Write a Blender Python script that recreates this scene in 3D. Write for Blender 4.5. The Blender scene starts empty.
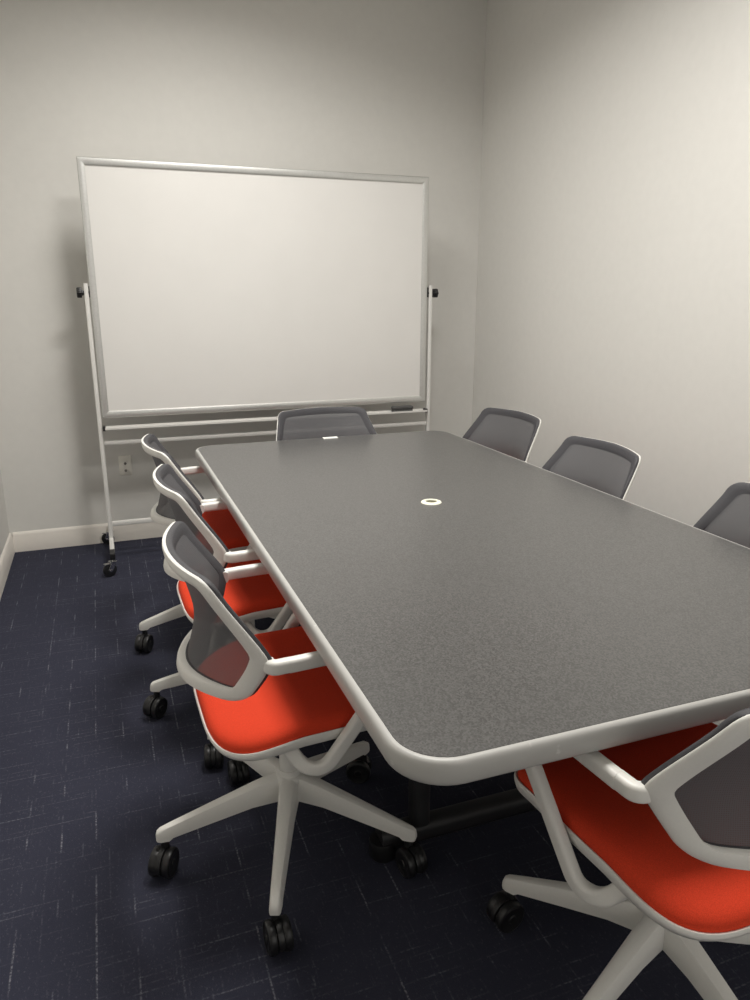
import bpy, bmesh, math
from mathutils import Vector, Matrix

scene = bpy.context.scene
COL = scene.collection
R = math.radians

# ------------------------------------------------------------------ helpers
def link(o, parent=None):
    COL.objects.link(o)
    if parent is not None:
        o.parent = parent
    return o

def obj(name, bm, mat, parent=None, smooth=True, bevel=0.0, subd=0, angle=40):
    bmesh.ops.recalc_face_normals(bm, faces=bm.faces[:])
    me = bpy.data.meshes.new(name)
    bm.to_mesh(me)
    bm.free()
    if mat is not None:
        me.materials.append(mat)
    o = link(bpy.data.objects.new(name, me), parent)
    if smooth:
        me.polygons.foreach_set('use_smooth', [True] * len(me.polygons))
        me.set_sharp_from_angle(angle=R(angle))
    if bevel:
        m = o.modifiers.new('bevel', 'BEVEL')
        m.width = bevel
        m.segments = 3
        m.limit_method = 'ANGLE'
        m.angle_limit = R(35)
    if subd:
        m = o.modifiers.new('subd', 'SUBSURF')
        m.levels = subd
        m.render_levels = subd
    return o

def tag(o, label, cat, group=None):
    o['label'] = label
    o['category'] = cat
    if group:
        o['group'] = group
    return o

def empty(name, loc, rz=0.0):
    o = link(bpy.data.objects.new(name, None))
    o.empty_display_size = .1
    o.location = loc
    o.rotation_euler.z = rz
    return o

def structure(o):
    o['kind'] = 'structure'
    return o

def add_box(bm, x0, x1, y0, y1, z0, z1):
    r = bmesh.ops.create_cube(bm, size=1)
    for v in r['verts']:
        v.co = Vector((x0 + (v.co.x + .5) * (x1 - x0), y0 + (v.co.y + .5) * (y1 - y0), z0 + (v.co.z + .5) * (z1 - z0)))
    return r['verts']

def add_cyl(bm, p0, p1, r0, r1=None, seg=24):
    """capped cylinder / cone between two points"""
    p0, p1 = Vector(p0), Vector(p1)
    r1 = r0 if r1 is None else r1
    d = p1 - p0
    q = d.to_track_quat('Z', 'Y')
    rings = []
    for p, r in ((p0, r0), (p1, r1)):
        rings.append([bm.verts.new(p + q @ Vector((r * math.cos(2 * math.pi * i / seg), r * math.sin(2 * math.pi * i / seg), 0))) for i in range(seg)])
    for i in range(seg):
        j = (i + 1) % seg
        bm.faces.new((rings[0][i], rings[0][j], rings[1][j], rings[1][i]))
    bm.faces.new(rings[0][::-1])
    bm.faces.new(rings[1])

def add_lathe(bm, prof, seg=32, mat=Matrix(), close=False):
    """prof: (r, z) list, revolved about z"""
    rings = []
    for r, z in prof:
        if r < 1e-6:
            rings.append([bm.verts.new(mat @ Vector((0, 0, z)))])
        else:
            rings.append([bm.verts.new(mat @ Vector((r * math.cos(2 * math.pi * i / seg), r * math.sin(2 * math.pi * i / seg), z))) for i in range(seg)])
    pairs = list(zip(rings, rings[1:]))
    if close:
        pairs.append((rings[-1], rings[0]))
    for a, b in pairs:
        for i in range(seg):
            j = (i + 1) % seg
            if len(a) == 1 and len(b) == 1:
                continue
            if len(a) == 1:
                bm.faces.new((a[0], b[j], b[i]))
            elif len(b) == 1:
                bm.faces.new((a[i], a[j], b[0]))
            else:
                bm.faces.new((a[i], a[j], b[j], b[i]))

def strips(bm, rings, closed_ring=True, caps=True):
    n = len(rings[0])
    for a, b in zip(rings, rings[1:]):
        for i in range(n if closed_ring else n - 1):
            j = (i + 1) % n
            bm.faces.new((a[i], a[j], b[j], b[i]))
    if caps:
        bm.faces.new(rings[0][::-1])
        bm.faces.new(rings[-1])

def rrect(w, h, r, k=3):
    """rounded rectangle outline, 2D"""
    pts = []
    for cx, cy, a0 in ((w / 2 - r, h / 2 - r, 0), (-w / 2 + r, h / 2 - r, 90), (-w / 2 + r, -h / 2 + r, 180), (w / 2 - r, -h / 2 + r, 270)):
        for i in range(k + 1):
            a = R(a0 + 90 * i / k)
            pts.append((cx + r * math.cos(a), cy + r * math.sin(a)))
    return pts

def fillet(pts, rad, k=6, closed=True):
    """round the corners of a polyline of Vectors; rad: one radius or one per point"""
    n = len(pts)
    out = []
    for i, p in enumerate(pts):
        if not closed and i in (0, n - 1):
            out.append(p.copy())
            continue
        r = rad[i] if isinstance(rad, (list, tuple)) else rad
        a, b = pts[i - 1], pts[(i + 1) % n]
        u, v = (a - p).normalized(), (b - p).normalized()
        ang = u.angle(v)
        if r <= 0 or ang > math.pi - .01:
            out.extend([p.copy()] if closed is False else [p.copy()] * (k + 1))
            continue
        t = r / math.tan(ang / 2)
        s, e = p + u * t, p + v * t
        c = p + (u + v).normalized() * (r / math.sin(ang / 2))
        d0, d1 = s - c, e - c
        sweep = d0.angle(d1)
        for q in range(k + 1):
            f = q / k
            out.append(c + (d0 * math.sin((1 - f) * sweep) + d1 * math.sin(f * sweep)) / math.sin(sweep))
    return out

def resample(pts, n, closed=False):
    P = list(pts) + ([pts[0]] if closed else [])
    L = [0]
    for a, b in zip(P, P[1:]):
        L.append(L[-1] + (b - a).length)
    out = []
    m = n if closed else n - 1
    k = 0
    for i in range(n):
        s = L[-1] * i / m
        while k < len(L) - 2 and L[k + 1] < s:
            k += 1
        f = (s - L[k]) / max(L[k + 1] - L[k], 1e-9)
        out.append(P[k].lerp(P[k + 1], min(max(f, 0), 1)))
    return out

def add_sweep(bm, path, section, up=Vector((0, 1, 0)), scale=None):
    """sweep a closed 2D section (a along 'up', b along the other normal) along path"""
    rings = []
    n = len(path)
    for i, p in enumerate(path):
        t = (path[min(i + 1, n - 1)] - path[max(i - 1, 0)]).normalized()
        b = t.cross(up).normalized()
        u = b.cross(t).normalized()
        s = scale(i / (n - 1)) if scale else (1, 1)
        rings.append([bm.verts.new(p + u * (q[0] * s[0]) + b * (q[1] * s[1])) for q in section])
    strips(bm, rings)

# ------------------------------------------------------------------ materials
def new_mat(name):
    m = bpy.data.materials.new(name)
    m.use_nodes = True
    nt = m.node_tree
    return m, nt, nt.nodes['Principled BSDF']

def node(nt, typ, **kw):
    n = nt.nodes.new(typ)
    for k, v in kw.items():
        if k == 'inp':
            for kk, vv in v.items():
                n.inputs[kk].default_value = vv
        else:
            setattr(n, k, v)
    return n

def coords(nt, scale=(1, 1, 1)):
    tc = node(nt, 'ShaderNodeTexCoord')
    mp = node(nt, 'ShaderNodeMapping')
    mp.inputs['Scale'].default_value = scale
    nt.links.new(tc.outputs['Object'], mp.inputs['Vector'])
    return mp.outputs['Vector']

def noise_mat(name, col, rough=.5, scale=60, var=.06, bump=0.0, bump_scale=None, metallic=0.0, spec=.5, detail=3):
    """plain surface with slight procedural variation and optional fine bump"""
    m, nt, bs = new_mat(name)
    vec = coords(nt)
    nz = node(nt, 'ShaderNodeTexNoise', inp={'Scale': scale, 'Detail': detail})
    nt.links.new(vec, nz.inputs['Vector'])
    rp = node(nt, 'ShaderNodeValToRGB')
    rp.color_ramp.elements[0].position = .3
    rp.color_ramp.elements[1].position = .7
    rp.color_ramp.elements[0].color = [c * (1 - var) for c in col] + [1]
    rp.color_ramp.elements[1].color = [min(1, c * (1 + var)) for c in col] + [1]
    nt.links.new(nz.outputs['Fac'], rp.inputs['Fac'])
    nt.links.new(rp.outputs['Color'], bs.inputs['Base Color'])
    bs.inputs['Roughness'].default_value = rough
    bs.inputs['Metallic'].default_value = metallic
    bs.inputs['Specular IOR Level'].default_value = spec
    if bump:
        n2 = node(nt, 'ShaderNodeTexNoise', inp={'Scale': bump_scale or scale, 'Detail': 2})
        nt.links.new(vec, n2.inputs['Vector'])
        bp = node(nt, 'ShaderNodeBump', inp={'Strength': bump, 'Distance': .002})
        nt.links.new(n2.outputs['Fac'], bp.inputs['Height'])
        nt.links.new(bp.outputs['Normal'], bs.inputs['Normal'])
    return m

def math_n(nt, op, a, b=None, c=None):
    n = node(nt, 'ShaderNodeMath', operation=op)
    for i, v in enumerate((a, b, c)):
        if v is None:
            continue
        if isinstance(v, (int, float)):
            n.inputs[i].default_value = v
        else:
            nt.links.new(v, n.inputs[i])
    return n.outputs[0]

def carpet_mat():
    m, nt, bs = new_mat('navy_carpet')
    tc = node(nt, 'ShaderNodeTexCoord')
    sep = node(nt, 'ShaderNodeSeparateXYZ')
    nt.links.new(tc.outputs['Object'], sep.inputs[0])
    X, Y = sep.outputs[0], sep.outputs[1]

    def comb(x, y, z=0.0):
        cb = node(nt, 'ShaderNodeCombineXYZ')
        for i, v in enumerate((x, y, z)):
            if isinstance(v, (int, float)):
                cb.inputs[i].default_value = v
            else:
                nt.links.new(v, cb.inputs[i])
        return cb.outputs[0]

    def noise(vec, scale, detail=2.0):
        nz = node(nt, 'ShaderNodeTexNoise', inp={'Scale': scale, 'Detail': detail})
        nt.links.new(vec, nz.inputs['Vector'])
        return nz.outputs['Fac']

    def smooth(v, lo, hi):
        mr = node(nt, 'ShaderNodeMapRange', interpolation_type='SMOOTHSTEP')
        mr.inputs['From Min'].default_value = lo
        mr.inputs['From Max'].default_value = hi
        nt.links.new(v, mr.inputs['Value'])
        return mr.outputs['Result']

    def dashes(A, B, pitch, width, freq, lo, hi, seed):
        """broken thread lines that run along B, one every 'pitch' along A"""
        wob = math_n(nt, 'MULTIPLY', math_n(nt, 'SUBTRACT', noise(comb(B, seed), 22, 2), .5), .0022)
        q = math_n(nt, 'DIVIDE', math_n(nt, 'ADD', A, wob), pitch)
        cell = math_n(nt, 'FLOOR', q)
        fr = math_n(nt, 'ABSOLUTE', math_n(nt, 'SUBTRACT', math_n(nt, 'FRACT', q), .5))
        line = math_n(nt, 'SUBTRACT', 1.0, smooth(fr, width / pitch * .3, width / pitch * .9))
        on = smooth(noise(comb(math_n(nt, 'MULTIPLY', cell, 7.31), math_n(nt, 'MULTIPLY', B, freq), seed), 1.0, 3), lo, hi)
        return math_n(nt, 'MULTIPLY', line, on)

    v1 = dashes(X, Y, .086, .0032, 9.0, .46, .66, 1.7)
    v2 = dashes(X, Y, .0215, .0030, 16.0, .50, .78, 5.1)
    h1 = dashes(Y, X, .019, .0030, 5.0, .50, .74, 9.4)
    stitch = smooth(noise(comb(math_n(nt, 'MULTIPLY', X, 150), math_n(nt, 'MULTIPLY', Y, 150)), 1.0, 1), .38, .62)
    fine = noise(comb(math_n(nt, 'MULTIPLY', X, 700), math_n(nt, 'MULTIPLY', Y, 260)), 1.0, 2)
    broad = noise(comb(X, Y), 3.0, 3)
    s = math_n(nt, 'ADD', math_n(nt, 'MULTIPLY', v1, .95), math_n(nt, 'ADD', math_n(nt, 'MULTIPLY', v2, .34), math_n(nt, 'MULTIPLY', h1, .50)))
    s = math_n(nt, 'MULTIPLY', s, math_n(nt, 'ADD', math_n(nt, 'MULTIPLY', stitch, .95), .12))
    grain = smooth(noise(comb(math_n(nt, 'MULTIPLY', X, 230), math_n(nt, 'MULTIPLY', Y, 120), 3.3), 1.0, 2), .60, .74)
    s = math_n(nt, 'MINIMUM', math_n(nt, 'ADD', s, math_n(nt, 'MULTIPLY', grain, .20)), 1.0)
    base = node(nt, 'ShaderNodeMix', data_type='RGBA')
    base.inputs['A'].default_value = (.0190, .0205, .0340, 1)
    base.inputs['B'].default_value = (.0480, .0500, .0740, 1)
    nt.links.new(math_n(nt, 'MULTIPLY', math_n(nt, 'ADD', fine, math_n(nt, 'MULTIPLY', broad, .5)), .62), base.inputs['Factor'])
    mix = node(nt, 'ShaderNodeMix', data_type='RGBA')
    mix.inputs['B'].default_value = (.165, .165, .190, 1)
    nt.links.new(base.outputs['Result'], mix.inputs['A'])
    nt.links.new(s, mix.inputs['Factor'])
    nt.links.new(mix.outputs['Result'], bs.inputs['Base Color'])
    bs.inputs['Roughness'].default_value = .95
    bs.inputs['Specular IOR Level'].default_value = .15
    bp = node(nt, 'ShaderNodeBump', inp={'Strength': .35, 'Distance': .003})
    nt.links.new(fine, bp.inputs['Height'])
    nt.links.new(bp.outputs['Normal'], bs.inputs['Normal'])
    return m

def laminate_mat():
    m, nt, bs = new_mat('grey_speckled_laminate')
    vec = coords(nt)
    n1 = node(nt, 'ShaderNodeTexVoronoi', inp={'Scale': 340})
    nt.links.new(vec, n1.inputs['Vector'])
    bw = node(nt, 'ShaderNodeRGBToBW')
    nt.links.new(n1.outputs['Color'], bw.inputs['Color'])
    rp = node(nt, 'ShaderNodeValToRGB')
    rp.color_ramp.elements[0].position = .2
    rp.color_ramp.elements[1].position = .8
    rp.color_ramp.elements[0].color = (.062, .0608, .059, 1)
    rp.color_ramp.elements[1].color = (.114, .112, .109, 1)
    nt.links.new(bw.outputs['Val'], rp.inputs['Fac'])
    nt.links.new(rp.outputs['Color'], bs.inputs['Base Color'])
    bs.inputs['Roughness'].default_value = .29
    return m

def edge_mat():
    """light grey plastic edge with a few pale scuffs"""
    m, nt, bs = new_mat('grey_edge_band')
    vec = coords(nt)
    n1 = node(nt, 'ShaderNodeTexNoise', inp={'Scale': 26, 'Detail': 4, 'Roughness': .55})
    nt.links.new(vec, n1.inputs['Vector'])
    rp = node(nt, 'ShaderNodeValToRGB')
    rp.color_ramp.elements[0].position = .66
    rp.color_ramp.elements[1].position = .74
    rp.color_ramp.elements[0].color = (.44, .435, .415, 1)
    rp.color_ramp.elements[1].color = (.60, .595, .57, 1)
    nt.links.new(n1.outputs['Fac'], rp.inputs['Fac'])
    nt.links.new(rp.outputs['Color'], bs.inputs['Base Color'])
    bs.inputs['Roughness'].default_value = .42
    return m

def mesh_fabric_mat():
    """knitted see-through back fabric: threads with real gaps between them"""
    m, nt, bs = new_mat('grey_mesh_fabric')
    bs.inputs['Base Color'].default_value = (.108, .107, .114, 1)
    bs.inputs['Roughness'].default_value = .65
    bs.inputs['Specular IOR Level'].default_value = .35
    vec = coords(nt)
    sep = node(nt, 'ShaderNodeSeparateXYZ')
    nt.links.new(vec, sep.inputs[0])
    def thread(o, pitch):
        s = math_n(nt, 'SINE', math_n(nt, 'MULTIPLY', o, 2 * math.pi / pitch))
        return math_n(nt, 'MULTIPLY', math_n(nt, 'ADD', s, 1.0), .5)
    a = thread(sep.outputs[1], .0030)
    b = thread(sep.outputs[2], .0034)
    hole = math_n(nt, 'MULTIPLY', a, b)                       # 1 in the middle of a gap
    alpha = math_n(nt, 'SUBTRACT', .98, math_n(nt, 'MULTIPLY', hole, .29))
    nt.links.new(alpha, bs.inputs['Alpha'])
    return m

M = {}
M['wall'] = noise_mat('greige_wall_paint', (.70, .688, .652), .75, 25, .012, .05, 380)
M['ceiling'] = noise_mat('ceiling_tile', (.70, .69, .67), .9, 90, .05, .2, 200)
M['low_bounce_wall'] = noise_mat('low_bounce_wall_tone', (.45, .44, .42), .75, 25, .012, .05, 380)  # unseen front wall, toned below the other walls to cut bounced light
M['trim'] = noise_mat('cream_trim_paint', (.76, .72, .66), .38, 30, .015)
M['carpet'] = carpet_mat()
M['laminate'] = laminate_mat()
M['edge'] = edge_mat()
M['white'] = noise_mat('white_chair_plastic', (.76, .75, .71), .42, 220, .015, .04, 900)
M['red'] = noise_mat('red_seat_fabric', (.68, .058, .024), .85, 700, .16, .35, 900, spec=.1)
M['grey_fabric'] = noise_mat('dark_grey_back_fabric', (.056, .055, .061), .6, 600, .12, .2, 900, spec=.4)
M['mesh'] = mesh_fabric_mat()
M['black'] = noise_mat('black_caster_plastic', (.012, .012, .013), .38, 120, .2)
M['table_metal'] = noise_mat('black_table_metal', (.020, .020, .022), .5, 200, .1, .1, 500)
M['alu'] = noise_mat('brushed_aluminium', (.60, .60, .58), .38, 120, .04, metallic=.75)
M['frame_paint'] = noise_mat('silver_grey_paint', (.72, .71, .68), .40, 120, .02, metallic=.1)
M['chrome'] = noise_mat('caster_chrome', (.72, .72, .72), .18, 60, .05, metallic=1.0)
M['board'] = noise_mat('whiteboard_enamel', (.715, .702, .675), .28, 5, .012)
M['ivory'] = noise_mat('ivory_plastic', (.84, .82, .68), .35, 80, .02)
M['hole'] = noise_mat('painted_hole_shade', (.10, .095, .055), .8, 80, .1)
M['plate'] = noise_mat('wall_plate_plastic', (.82, .80, .73), .4, 80, .02)
M['jack'] = noise_mat('grey_jack', (.20, .19, .17), .5, 100, .1)
M['eraser'] = noise_mat('dark_grey_felt', (.075, .075, .073), .9, 400, .2, .3)
M['paper'] = noise_mat('white_paper', (.88, .88, .84), .7, 100, .02)

# ------------------------------------------------------------------ camera
F_PX, YAW, PITCH, CAM_H = 732.6, .354, -.272, 1.3936
cd = bpy.data.cameras.new('camera')
cam = link(bpy.data.objects.new('camera', cd))
cd.sensor_fit = 'VERTICAL'
cd.sensor_height = 36.0
cd.lens = 36.0 * F_PX / 1000.0
cam.location = (0, 0, CAM_H)
cam.rotation_euler = (math.pi / 2 + PITCH, 0, -YAW)
cd.clip_start = .02
scene.camera = cam

# ------------------------------------------------------------------ room shell
XL, XR, YB, YF, ZC = -.568, 2.315, 4.375, -.75, 3.10
T = .12
def shell(name, mat, *box):
    bm = bmesh.new()
    add_box(bm, *box)
    return structure(obj(name, bm, mat, smooth=False))
shell('floor', M['carpet'], XL - T, XR + T, YF - T, YB + T, -.10, 0)
shell('ceiling', M['ceiling'], XL - T, XR + T, YF - T, YB + T, ZC, ZC + .1)
shell('wall_back', M['wall'], XL - T, XR + T, YB, YB + T, 0, ZC)
shell('wall_front', M['low_bounce_wall'], XL - T, XR + T, YF - T, YF, 0, ZC)
shell('wall_left', M['wall'], XL - T, XL, YF, YB, 0, ZC)
shell('wall_right', M['wall'], XR, XR + T, YF, YB, 0, ZC)

# unseen glowing window, added behind the camera as fill for the near chairs
WX0, WX1, WZ0, WZ1 = .25, 2.15, .35, 2.25
bm = bmesh.new()
fo = [(WX0 - .05, WZ0 - .05), (WX1 + .05, WZ0 - .05), (WX1 + .05, WZ1 + .05), (WX0 - .05, WZ1 + .05)]
fi = [(WX0, WZ0), (WX1, WZ0), (WX1, WZ1), (WX0, WZ1)]
lp = [[bm.verts.new((x, YF + d, z)) for x, z in q] for q, d in ((fo, .0005), (fo, .022), (fi, .022), (fi, .0005))]
for a_, b_ in zip(lp, lp[1:] + lp[:1]):
    for i in range(4):
        j = (i + 1) % 4
        bm.faces.new((a_[i], a_[j], b_[j], b_[i]))
win = structure(obj('fill_window_1', bm, M['trim'], smooth=False))
gm, gnt, gbs = new_mat('fill_window_glow')
gbs.inputs['Base Color'].default_value = (.5, .5, .5, 1)
gbs.inputs['Roughness'].default_value = .1
gbs.inputs['Emission Color'].default_value = (1.0, .97, .92, 1)
gbs.inputs['Emission Strength'].default_value = .72
bm = bmesh.new()
add_box(bm, WX0 - .002, WX1 + .002, YF + .0006, YF + .008, WZ0 - .002, WZ1 + .002)
obj('fill_window_pane', bm, gm, win, smooth=False)

def baseboard(name, p0, p1, nrm):
    """profiled skirting from p0 to p1, 'nrm' points into the room"""
    prof = [(0, 0), (.016, 0), (.016, .082), (.013, .088), (.013, .096), (.008, .106), (.004, .112), (0, .114)]
    bm = bmesh.new()
    p0, p1, nrm = Vector(p0), Vector(p1), Vector(nrm)
    rings = [[bm.verts.new(p + nrm * a + Vector((0, 0, b))) for a, b in prof] for p in (p0, p1)]
    strips(bm, rings)
    return structure(obj(name, bm, M['trim'], angle=30))
baseboard('baseboard_back', (XL + .016, YB, 0), (XR - .016, YB, 0), (0, -1, 0))
baseboard('baseboard_left', (XL, YF, 0), (XL, YB, 0), (1, 0, 0))
baseboard('baseboard_right', (XR, YF, 0), (XR, YB, 0), (-1, 0, 0))

# ------------------------------------------------------------------ ceiling light over the table
LAMP = 31.0
LW = LL = .59
em, nt, bs = new_mat('lit_diffuser')
bs.inputs['Base Color'].default_value = (.9, .9, .88, 1)
bs.inputs['Emission Color'].default_value = (1.0, .970, .925, 1)
bs.inputs['Emission Strength'].default_value = 3.0
for LX, LY, where in ((.56, 3.02, 'over the far half of the table, nearer the whiteboard'), (.88, 1.80, 'over the near half of the table')):
    lt = empty('ceiling_light', (LX, LY, ZC))
    tag(lt, 'white square ceiling light ' + where, 'ceiling light', 'ceiling lights over the table')
    bm = bmesh.new()
    o_ = [Vector((sx * (LW / 2 + .025), sy * (LL / 2 + .025), 0)) for sx, sy in ((-1, -1), (1, -1), (1, 1), (-1, 1))]
    i_ = [Vector((sx * LW / 2, sy * LL / 2, 0)) for sx, sy in ((-1, -1), (1, -1), (1, 1), (-1, 1))]
    loops = [[bm.verts.new(p + Vector((0, 0, z))) for p in q] for q, z in ((o_, 0), (o_, -.018), (i_, -.018), (i_, 0))]
    for a, b in zip(loops, loops[1:] + loops[:1]):
        for i in range(4):
            j = (i + 1) % 4
            bm.faces.new((a[i], a[j], b[j], b[i]))
    obj('light_frame', bm, M['white'], lt, smooth=False)
    bm = bmesh.new()
    add_box(bm, -LW / 2, LW / 2, -LL / 2, LL / 2, -.012, -.003)
    obj('diffuser', bm, em, lt, smooth=False)
    ld = bpy.data.lights.new('lamp', 'AREA')
    ld.shape = 'SQUARE'
    ld.size = LW
    ld.energy = LAMP * (.72 if LY > 2 else 1.50)
    ld.color = (1.0, .970, .925)
    ld.spread = R(157)
    lo = link(bpy.data.objects.new('lamp', ld), lt)
    lo.location = (0, 0, -.016)

# ------------------------------------------------------------------ conference table
TX0, TX1, TY0, TY1, TZ = .368, 1.585, .837, 3.322, .74
TCX, TCY = (TX0 + TX1) / 2, (TY0 + TY1) / 2
table = empty('conference_table', (TCX, TCY, 0))
tag(table, 'large grey speckled conference table with rounded corners and pale edge band', 'table')
hx, hy = (TX1 - TX0) / 2, (TY1 - TY0) / 2
CR = .082

def table_loop(off, k=10):
    a, b, r = hx + off, hy + off, CR + off
    pts = []
    for cx, cy, a0 in ((a - r, b - r, 0), (-a + r, b - r, 90), (-a + r, -b + r, 180), (a - r, -b + r, 270)):
        for i in range(k + 1):
            t = R(a0 + 90 * i / k)
            pts.append((cx + r * math.cos(t), cy + r * math.sin(t)))
    return pts

bm = bmesh.new()
rings = [[bm.verts.new((x, y, z)) for x, y in table_loop(o)] for o, z in ((0, TZ - .036), (0, TZ - .0008), (-.0008, TZ))]
strips(bm, rings)
obj('tabletop', bm, M['laminate'], table, angle=30)
bm = bmesh.new()
prof = [(-.003, TZ - .0015), (.0010, TZ - .0003), (.005, TZ - .0010)]
for i in range(1, 10):
    a = math.pi * i / 10
    prof.append((.005 + .009 * math.sin(a) ** .8, TZ - .0225 + .0213 * math.cos(a)))
prof += [(.005, TZ - .0438), (-.003, TZ - .0438)]
loops = [[bm.verts.new((x, y, z)) for x, y in table_loop(o)] for o, z in prof]
for a, b in zip(loops, loops[1:] + loops[:1]):
    for i in range(len(a)):
        j = (i + 1) % len(a)
        bm.faces.new((a[i], a[j], b[j], b[i]))
obj('edge_band', bm, M['edge'], table, angle=60)
# round cable grommet in the middle of the top
bm = bmesh.new()
add_lathe(bm, [(.019, TZ + .0004), (.019, TZ + .0035), (.0205, TZ + .005), (.029, TZ + .0045), (.0325, TZ + .003), (.034, TZ + .0004)], 40, Matrix.Translation((-.001, .028, 0)), close=True)
g = obj('grommet', bm, M['ivory'], table)
g['label'] = 'ivory ring grommet'
bm = bmesh.new()
add_lathe(bm, [(0, TZ + .0006), (.0195, TZ + .0006), (.0195, TZ + .0012), (0, TZ + .0012)], 32, Matrix.Translation((-.001, .028, 0)))
obj('hole_shade_disc', bm, M['hole'], g)  # solid dark disc on the top, colour stands in for shade inside the ring
# two black T legs: foot tube on the carpet, twin posts, top rail
for sy in (-1, 1):
    yy = -.605 if sy < 0 else .50
    bm = bmesh.new()
    path = [Vector((x, yy, .055)) for x in (-.42, -.20, 0, .20, .42)]
    add_sweep(bm, path, rrect(.060, .058, .022, 4), up=Vector((0, 0, 1)))
    ft = obj('foot', bm, M['table_metal'], table, angle=50)
    for sx in (-1, 1):
        bm = bmesh.new()
        add_lathe(bm, [(0, .052), (.034, .052), (.036, .046), (.036, .008), (.030, 0), (0, 0)], 24, Matrix.Translation((sx * .41, yy, 0)))
        obj('glide', bm, M['black'], ft)
    for sx in (-1, 1):
        bm = bmesh.new()
        path = [Vector((-.31 if sx < 0 else .255, yy, z)) for z in (.08, .3, .5, .672)]
        add_sweep(bm, path, rrect(.058, .045, .014, 3), up=Vector((0, 1, 0)))
        obj('post', bm, M['table_metal'], table, angle=50)
    bm = bmesh.new()
    add_box(bm, -.33, .33, yy - .04, yy + .04, .668, TZ - .036)
    obj('top_rail', bm, M['table_metal'], table, bevel=.004)
bm = bmesh.new()
add_box(bm, -.025, .025, -.57, .465, .645, TZ - .036)
obj('spine_beam', bm, M['table_metal'], table, bevel=.004)

# small white strip on the far edge of the table
bm = bmesh.new()
vs = add_box(bm, -.036, .036, -.012, .012, 0, .0045)
for v in vs:
    if v.co.z > .003:
        v.co.y *= .8
s = obj('paper_strip', bm, M['paper'], bevel=.001)
s.location = (.992, TY1 - .022, TZ + .0003)
s.rotation_euler.z = R(1)
tag(s, 'small white strip lying on the far edge of the grey table', 'paper strip')

# ------------------------------------------------------------------ mobile whiteboard
BY = 4.05
BX0, BX1, BZ0, BZ1 = -.018, 1.814, .780, 2.030
PXL, PXR = -.034, 1.838
wb = empty('mobile_whiteboard', ((PXL + PXR) / 2, BY, 0))
tag(wb, 'large blank rolling whiteboard in a silver frame before the back wall', 'whiteboard')
ox = -(PXL + PXR) / 2
def wx(x):
    return x + ox
FW = .034
bm = bmesh.new()
add_box(bm, wx(BX0 + FW * .6), wx(BX1 - FW * .6), -.006, .006, BZ0 + FW * .6, BZ1 - FW * .6)
obj('writing_surface', bm, M['board'], wb, smooth=False)
# mitred frame of four rails with a rounded profile
sec = [(0, -.012), (.003, -.015), (.012, -.016), (FW - .006, -.013), (FW, -.0105), (FW, .0105), (FW - .006, .013), (.012, .016), (.003, .015), (0, .012)]
cor = [(wx(BX0), BZ0, 1, 1), (wx(BX1), BZ0, -1, 1), (wx(BX1), BZ1, -1, -1), (wx(BX0), BZ1, 1, -1)]
for i in range(4):
    a, b = cor[i], cor[(i + 1) % 4]
    bm = bmesh.new()
    rings = [[bm.verts.new((c[0] + c[2] * u, w, c[1] + c[3] * u)) for u, w in sec] for c in (a, b)]
    strips(bm, rings)
    obj('frame_rail', bm, M['alu'], wb, angle=25)

def caster(parent, x, y, zt, swivel, r=.036, metal=True):
    """single-wheel swivel caster hanging from height zt; origin on its stem axis"""
    bm = bmesh.new()
    add_lathe(bm, [(0, -.011), (r * .72, -.011), (r * .93, -.009), (r, -.004), (r, .004), (r * .93, .009), (r * .72, .011), (0, .011)], 28, Matrix.Translation((.022, 0, r)) @ Matrix.Rotation(math.pi / 2, 4, 'X'))
    w = obj('caster', bm, M['black'], parent)
    w.location = (x, y, 0)
    w.rotation_euler.z = swivel
    return w

def caster_fork(parent, x, y, zt, swivel, r=.036):
    bm = bmesh.new()
    for s in (-1, 1):
        pts = [(-.012, zt - .018), (.018, zt - .018), (.034, r + .004), (.024, r - .010), (.012, r - .004)]
        lo = [bm.verts.new((px, s * .0135, pz)) for px, pz in pts]
        hi = [bm.verts.new((px, s * .0160, pz)) for px, pz in pts]
        strips(bm, [lo, hi])
    add_box(bm, -.014, .022, -.016, .016, zt - .020, zt - .014)
    add_cyl(bm, (0, 0, zt - .016), (0, 0, zt), .007)
    add_cyl(bm, (.022, -.019, r), (.022, .019, r), .006, seg=12)
    # brake tab
    add_box(bm, .020, .050, -.011, .011, zt - .026, zt - .022)
    o = obj('caster_fork', bm, M['chrome'], parent, bevel=.0008)
    o.location = (x, y, 0)
    o.rotation_euler.z = swivel
    return o

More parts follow.
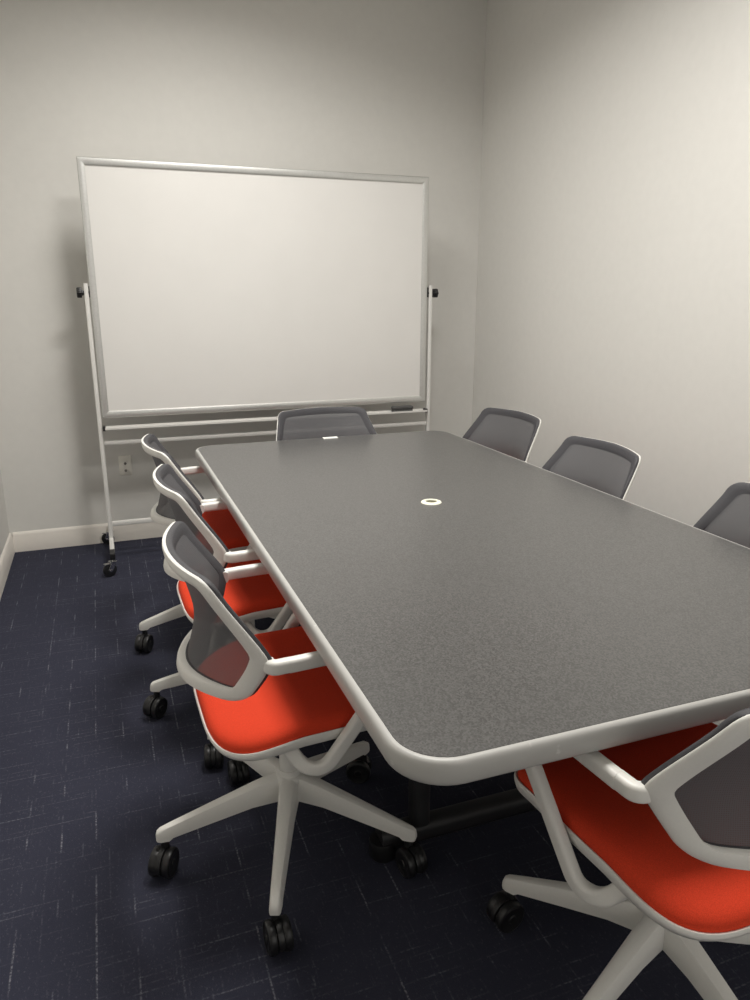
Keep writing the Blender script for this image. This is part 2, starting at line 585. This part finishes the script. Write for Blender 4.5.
for side, px in ((-1, PXL), (1, PXR)):
    x = wx(px)
    bm = bmesh.new()
    add_sweep(bm, [Vector((x, 0, z)) for z in (.125, .5, 1.0, 1.452)], rrect(.026, .021, .004, 2), up=Vector((0, 1, 0)))
    obj('upright', bm, M['frame_paint'], wb, angle=35)
    # pivot: plates and washer between the upright and the board, star knob outside
    bm = bmesh.new()
    add_box(bm, min(x - side * .012, wx(BX0 if side < 0 else BX1)), max(x - side * .012, wx(BX0 if side < 0 else BX1)), -.010, .010, 1.385, 1.440)
    add_cyl(bm, (x - side * .012, 0, 1.408), (x + side * .018, 0, 1.408), .010)
    obj('pivot_bracket', bm, M['black'], wb, bevel=.002)
    bm = bmesh.new()
    prof = []
    for i in range(36):
        a = 2 * math.pi * i / 36
        prof.append((a, .025 + .003 * math.cos(6 * a)))
    rings = []
    for d, s in ((.014, .55), (.020, .6), (.022, .95), (.026, 1.0), (.040, 1.0), (.044, .92), (.045, .75)):
        rings.append([bm.verts.new((x + side * d, r * s * math.cos(a), 1.408 + r * s * math.sin(a))) for a, r in prof])
    strips(bm, rings)
    obj('knob', bm, M['black'], wb, angle=45)
    # foot with end caps and two casters
    bm = bmesh.new()
    add_sweep(bm, [Vector((x, yy, .110)) for yy in (-.206, 0, .2, .285)], rrect(.032, .023, .004, 2), up=Vector((0, 0, 1)))
    ft = obj('foot', bm, M['frame_paint'], wb, angle=35)
    bm = bmesh.new()
    add_box(bm, x - .0125, x + .0125, -.285, -.205, .093, .127)
    obj('end_cap', bm, M['black'], ft, bevel=.003)
    for yy, sw in ((-.255, R(205)), (.265, R(160))):
        caster(ft, x, yy, .094, sw)
        caster_fork(ft, x, yy, .094, sw)

def bar(name, z, y, h, d, mat):
    bm = bmesh.new()
    add_sweep(bm, [Vector((t, y, z)) for t in (wx(PXL) + .013, 0, wx(PXR) - .013)], rrect(h, d, .004, 2), up=Vector((0, 0, 1)))
    return obj(name, bm, mat, wb, angle=35)
bar('crossbar', .646, 0, .020, .024, M['frame_paint'])
bar('crossbar', .203, 0, .026, .024, M['frame_paint'])
# marker tray: shallow channel with a raised front lip
bm = bmesh.new()
prof = [(.012, .734), (.012, .720), (-.044, .720), (-.050, .723), (-.050, .733), (-.047, .733), (-.045, .725), (.008, .725), (.008, .734)]
rings = [[bm.verts.new((t, a, b)) for a, b in prof] for t in (wx(PXL) + .024, wx(PXR) - .024)]
strips(bm, rings)
obj('marker_tray', bm, M['frame_paint'], wb, angle=30)
for side, px in ((-1, PXL), (1, PXR)):
    bm = bmesh.new()
    a_, b_ = sorted((wx(px) - side * .0125, wx(px) - side * .0265))
    add_box(bm, a_, b_, -.030, .0125, .7135, .737)
    obj('tray_bracket', bm, M['black'], wb, bevel=.002)

# felt eraser on the tray
bm = bmesh.new()
add_box(bm, -.062, .062, -.018, .018, 0, .017)
e = obj('whiteboard_eraser', bm, M['eraser'], bevel=.004)
e.location = (1.662, BY - .0205, .7252)
tag(e, 'dark grey felt eraser on the right end of the whiteboard tray', 'eraser')
bm = bmesh.new()
add_box(bm, -.066, .066, -.021, .021, .0160, .036)
obj('grip', bm, M['eraser'], e, bevel=.008)

# ------------------------------------------------------------------ wall plate on the back wall
pl = empty('wall_outlet', (.079, YB, .450))
tag(pl, 'ivory wall plate with two small jacks low on the back wall', 'outlet')
bm = bmesh.new()
rings = [[bm.verts.new((x * s, -d, z * s2)) for x, z in rrect(.070, .114, .006, 4)] for d, s, s2 in ((.0002, 1, 1), (.004, 1, 1), (.006, .93, .955))]
strips(bm, rings)
obj('cover_plate', bm, M['plate'], pl, angle=50)
for dz in (.012, -.030):
    bm = bmesh.new()
    add_lathe(bm, [(0, .012), (.0035, .012), (.0035, .0125), (.006, .0125), (.0075, .010), (.0075, .0055), (0, .0055)], 20, Matrix.Translation((0, 0, dz)) @ Matrix.Rotation(math.pi / 2, 4, 'X'))
    obj('jack', bm, M['jack'], pl)
for dz in (.042, -.047):
    bm = bmesh.new()
    add_lathe(bm, [(0, .0072), (.002, .0070), (.003, .0058), (0, .0056)], 12, Matrix.Translation((0, 0, dz)) @ Matrix.Rotation(math.pi / 2, 4, 'X'))
    obj('screw', bm, M['plate'], pl)

# ------------------------------------------------------------------ meeting chair (faces +x, origin on the floor under its column)
def lerp(a, b, t):
    return a + (b - a) * t

def interp(tab, v):
    for (a, fa), (b, fb) in zip(tab, tab[1:]):
        if v <= b:
            t = max(0, (v - a) / (b - a))
            t = t * t * (3 - 2 * t)
            return lerp(fa, fb, t)
    return tab[-1][1]

def back_x(y, z):
    """surface of the wrapped backrest"""
    mid = interp([(.54, -.241), (.68, -.214), (.88, -.252)], z)
    k = lerp(2.35, 1.70, min(max((z - .565) / .105, 0), 1)) if z < .67 else lerp(1.70, 1.00, min((z - .67) / .19, 1))
    return mid + k * y * y

OUT = ([Vector((y, z)) for y, z in ((0, .858), (.222, .853), (.274, .676), (.212, .560), (0, .552), (-.212, .560), (-.274, .676), (-.222, .853))],
       [0, .036, .045, .060, 0, .060, .045, .036])
INN = ([Vector((y, z)) for y, z in ((0, .826), (.190, .825), (.242, .682), (.192, .586), (0, .580), (-.192, .586), (-.242, .682), (-.190, .825))],
       [0, .026, .020, .034, 0, .034, .020, .026])
NB = 160
def outline(spec):
    pts2 = [Vector((p.x, p.y, 0)) for p in spec[0]]
    f = fillet(pts2, spec[1], 8)
    # resample each stretch between two design points on its own so both outlines correspond
    cl = []
    k = 9
    out = []
    n = len(pts2)
    mids = [f[i * k + k // 2] for i in range(n)]
    for i in range(n):
        seg = f[i * k + k // 2:(i + 1) * k] + (f[(i + 1) * k:(i + 1) * k + k // 2 + 1] if i < n - 1 else f[0:k // 2 + 1])
        r = resample(seg, NB // n + 1)
        out += r[:-1]
    return [(p.x, p.y) for p in out]
LO, LI = outline(OUT), outline(INN)

def band(bm, section, inset=0.0):
    """ring between the two back outlines; section: (t across, depth behind the surface)"""
    loops = []
    for t, d in section:
        L = []
        for (yo, zo), (yi, zi) in zip(LO, LI):
            tt = t if not inset or t > .2 else t + inset * min(max((.845 - zo) / .03, 0), 1)
            y, z = lerp(yo, yi, tt), lerp(zo, zi, tt)
            L.append(bm.verts.new((back_x(y, z) + d, y, z)))
        loops.append(L)
    for a, b in zip(loops, loops[1:] + loops[:1]):
        for i in range(NB):
            j = (i + 1) % NB
            bm.faces.new((a[i], a[j], b[j], b[i]))

def seat_outline(n, grow=0.0):
    pts = []
    for i in range(n):
        a = 2 * math.pi * i / n
        c, s = math.cos(a), math.sin(a)
        e = 2 / (5.5 if c > 0 else 3.8)
        x = math.copysign(abs(c) ** e, c)
        y = math.copysign(abs(s) ** e, s)
        xx = .033 + x * (.243 + grow)
        w = lerp(.252, .243, min(max((xx + .2) / .45, 0), 1)) + grow
        pts.append((xx, y * w))
    return pts

def rim_z(x, y):
    return interp([(-.22, .446), (-.02, .470), (.16, .474), (.29, .455)], x) + .006 * (abs(y) / .25) ** 2 - .016 * (abs(y) / .25) ** 3 * min(max((-.02 - x) / .2, 0), 1)

def make_chair():
    root = empty('meeting_chair', (0, 0, 0))
    # --- seat cushion
    n = 96
    bm = bmesh.new()
    base = seat_outline(n)
    rings = []
    prof = [(.985, -.010), (1.0, -.002), (1.0, .006), (.985, .015), (.955, .022), (.90, .027), (.80, .028), (.62, .026), (.42, .024), (.2, .023)]
    for s, dz in prof:
        rings.append([bm.verts.new((.03 + (x - .03) * s, y * s, rim_z(.03 + (x - .03) * s, y * s) + dz)) for x, y in base])
    strips(bm, rings, caps=False)
    bm.faces.new(rings[0][::-1])
    c = bm.verts.new((.03, 0, rim_z(.03, 0) + .023))
    for i in range(n):
        bm.faces.new((rings[-1][i], rings[-1][(i + 1) % n], c))
    obj('seat', bm, M['red'], root, angle=70)
    # --- white pan under the cushion
    bm = bmesh.new()
    rings = []
    base = seat_outline(n, .006)
    for s, dz, b in ((.955, -.004, 0), (.992, .001, 0), (1.0, -.003, 0), (.998, -.007, .3), (.985, -.014, .8), (.90, -.022, 1), (.70, -.030, 1), (.40, -.036, 1), (.15, -.038, 1)):
        ring = []
        for x, y in base:
            px, py = .03 + (x - .03) * s, y * s
            deep = -.012 * b * interp([(-.22, 0), (-.05, 1), (.29, 1)], px)
            ring.append(bm.verts.new((px, py, rim_z(px, py) + dz + deep)))
        rings.append(ring)
    strips(bm, rings)
    obj('seat_pan', bm, M['white'], root, angle=60)
    # --- mechanism housing
    bm = bmesh.new()
    secs = [((.10, .085), .402, .02), ((.10, .085), .425, .02), ((.16, .12), .440, 0)]
    rings = []
    for (a, b), z, _ in [((.060, .056), .372, 0), ((.085, .075), .382, 0), ((.15, .13), .405, 0), ((.20, .20), .428, 0), ((.20, .22), .436, 0)]:
        rings.append([bm.verts.new((x + .01, y, z)) for x, y in rrect(a, b, min(a, b) * .3, 4)])
    strips(bm, rings)
    obj('seat_mechanism', bm, M['white'], root, angle=50)
    # --- column
    bm = bmesh.new()
    add_lathe(bm, [(0, .376), (.0235, .376), (.024, .30), (.025, .23), (.028, .230), (.031, .224), (.031, .207), (0, .207)], 32)
    obj('column', bm, M['white'], root, angle=50)
    # --- five-star base: hub and legs
    bm = bmesh.new()
    add_lathe(bm, [(0, .216), (.030, .216), (.037, .212), (.041, .202), (.041, .160), (.034, .150), (0, .150)], 32)
    obj('base_hub', bm, M['white'], root, angle=40)
    for k in range(5):
        bm = bmesh.new()
        rings = []
        for x, wt, wb_, zt, zb in ((.018, .042, .054, .216, .152), (.045, .039, .050, .2115, .150), (.10, .034, .044, .196, .145), (.20, .028, .036, .165, .123), (.298, .023, .029, .134, .101), (.308, .0225, .0285, .131, .093), (.328, .0205, .026, .124, .093), (.336, .016, .020, .118, .094), (.339, .009, .013, .109, .097)):
            h = zt - zb
            pts = [(-wb_ / 2, zb), (-wb_ / 2, zb + h * .30), (-wt / 2 - (wb_ - wt) * .22, zb + h * .75), (-wt / 2 * .85, zt - h * .05), (-wt * .25, zt),
                   (wt * .25, zt), (wt / 2 * .85, zt - h * .05), (wt / 2 + (wb_ - wt) * .22, zb + h * .75), (wb_ / 2, zb + h * .30), (wb_ / 2, zb)]
            rings.append([bm.verts.new((x, y, z)) for y, z in pts])
        strips(bm, rings)
        leg = obj('base_leg', bm, M['white'], root, angle=38)
        leg.rotation_euler.z = R(72 * k)
        # twin-wheel caster with a hood
        bm = bmesh.new()
        for s in (-1, 1):
            w = .0365
            add_lathe(bm, [(0, -.010), (w * .80, -.010), (w * .95, -.0085), (w, -.004), (w, .005), (w * .95, .009), (w * .82, .011), (w * .74, .0095), (w * .30, .0095), (w * .24, .0115), (0, .0115)],
                      28, Matrix.Translation((.014, s * .0165, .0366)) @ Matrix.Rotation(-s * math.pi / 2, 4, 'X'))
        # hood: arc shell between and over the wheels
        rin = []
        for i in range(9):
            a = R(-10 + 150 * i / 8)
            co, si = math.cos(a), math.sin(a)
            rr = .0385
            rin.append([bm.verts.new((.014 + co * r_, y_, .0366 + si * r_)) for r_, y_ in ((.026, -.0062), (rr, -.0062), (rr + .001, 0), (rr, .0062), (.026, .0062))])
        strips(bm, rin)
        add_cyl(bm, (0, 0, .050), (0, 0, .0955), .0115, .0100, 16)
        cs = obj('caster', bm, M['black'], leg, angle=35)
        cs.location = (.319, 0, 0)
        cs.rotation_euler.z = R((62, 22, 318, 120, 164)[k])
    # --- backrest frame, border and see-through mesh
    bm = bmesh.new()
    band(bm, [(.06, -.006), (.00, -.0085), (-.004, -.0105), (-.003, -.013), (.04, -.016), (.30, -.018), (.70, -.018), (.94, -.016), (1.0, -.011), (1.0, -.004), (.97, .0005)])
    fr = obj('backrest_frame', bm, M['white'], root, angle=50)
    bm = bmesh.new()
    band(bm, [(.02, -.0080), (-.008, -.0075), (-.009, -.0025), (.03, .004), (.12, .0065), (.70, .0065), (.90, .0062), (1.0, .0058), (1.0, .0008), (.3, -.0045)], .07)
    obj('backrest_border', bm, M['grey_fabric'], root, angle=60)
    bm = bmesh.new()
    loops = []
    cy, cz = 0, .715
    for s in (1.012, .86, .70, .53, .35, .17):
        L = []
        for y, z in LI:
            yy, zz = cy + (y - cy) * s, cz + (z - cz) * s
            L.append(bm.verts.new((back_x(yy, zz) + .0056, yy, zz)))
        loops.append(L)
    strips(bm, loops, caps=False)
    c = bm.verts.new((back_x(cy, cz) + .0056, cy, cz))
    for i in range(NB):
        bm.faces.new((loops[-1][i], loops[-1][(i + 1) % NB], c))
    obj('backrest_mesh', bm, M['mesh'], root, angle=80)
    # --- looped armrests: forward, down, back and up under the pan
    for s in (-1, 1):
        P = [Vector(p) for p in ((-.060, .278, .668), (.225, .275, .676), (-.006, .264, .366), (-.058, .218, .444))]
        path = resample(fillet(P, [0, .040, .046, 0], 10, closed=False), 60)
        P2 = [Vector((p.x, p.y * s, p.z)) for p in path]
        bm = bmesh.new()
        add_sweep(bm, P2, rrect(.0245, .031, .008, 4), up=Vector((0, 1, 0)))
        arm = obj('armrest', bm, M['white'], root, angle=60)
        bm = bmesh.new()
        H = resample(fillet([Vector(p) for p in ((-.098, .255, .667), (-.098, .277, .667), (-.056, .277, .6682))], [0, .016, 0], 6, closed=False), 14)
        add_sweep(bm, [Vector((p.x, p.y * s, p.z)) for p in H], rrect(.0305, .0245, .0080, 4), up=Vector((0, 0, 1)))
        obj('hinge', bm, M['white'], arm, angle=60)
    return root

def copy_tree(o, parent=None):
    c = o.copy()
    COL.objects.link(c)
    if parent is not None:
        c.parent = parent
    for ch in list(o.children):
        copy_tree(ch, c)
    return c

GROUP = 'red seated meeting chairs around the table'
chairs = [
    # x, y, heading, base turn, label
    (.358, 1.604, 1, 178, 'red seated white mesh-back chair at the near left corner of the table, fully in view'),
    (.385, 2.285, 1, 166, 'middle chair of the three along the left side of the table'),
    (.385, 2.885, 3, 182, 'farthest chair on the left side of the table, nearest the whiteboard'),
    (.957, .921, 98, 127, 'chair at the near end of the table, cut off by the right edge'),
    (1.010, 3.255, 272, 30, 'chair at the far end of the table with its back to the whiteboard'),
    (1.612, 3.020, 184.8, 20, 'grey chair back on the right side of the table, closest to the whiteboard'),
    (1.528, 2.245, 177.7, 65, 'middle grey chair back of the three along the right wall'),
    (1.562, 1.420, 180, 5, 'grey chair back on the right side cut off by the photo edge'),
]
proto = make_chair()
made = [proto] + [copy_tree(proto) for _ in chairs[1:]]
SLIDE = {made[2].name: (('seat', 'seat_pan'), .030),
         made[3].name: (('seat', 'seat_pan', 'backrest_frame', 'backrest_border', 'backrest_mesh', 'armrest'), -.036)}
for o, (x, y, hd, turn, label) in zip(made, chairs):
    o.location = (x, y, 0)
    o.rotation_euler.z = R(hd)
    tag(o, label, 'chair', GROUP)
    k = 0
    for ch in o.children:
        moved, dx = SLIDE.get(o.name, ((), 0))
        if ch.name.split('.')[0] in moved:
            ch.location.x += dx            # the seat unit slides on its mechanism
        if ch.name.startswith('base_leg'):
            ch.rotation_euler.z = R(turn - hd + 72 * k)
            k += 1

# ------------------------------------------------------------------ world and view
w = bpy.data.worlds.new('world')
scene.world = w
w.use_nodes = True
w.node_tree.nodes['Background'].inputs['Color'].default_value = (.02, .02, .02, 1)
w.node_tree.nodes['Background'].inputs['Strength'].default_value = .3
vs = scene.view_settings
vs.view_transform = 'Standard'
vs.look = 'None'
vs.gamma = 1.0
vs.use_curve_mapping = False
vs.exposure = 0.0
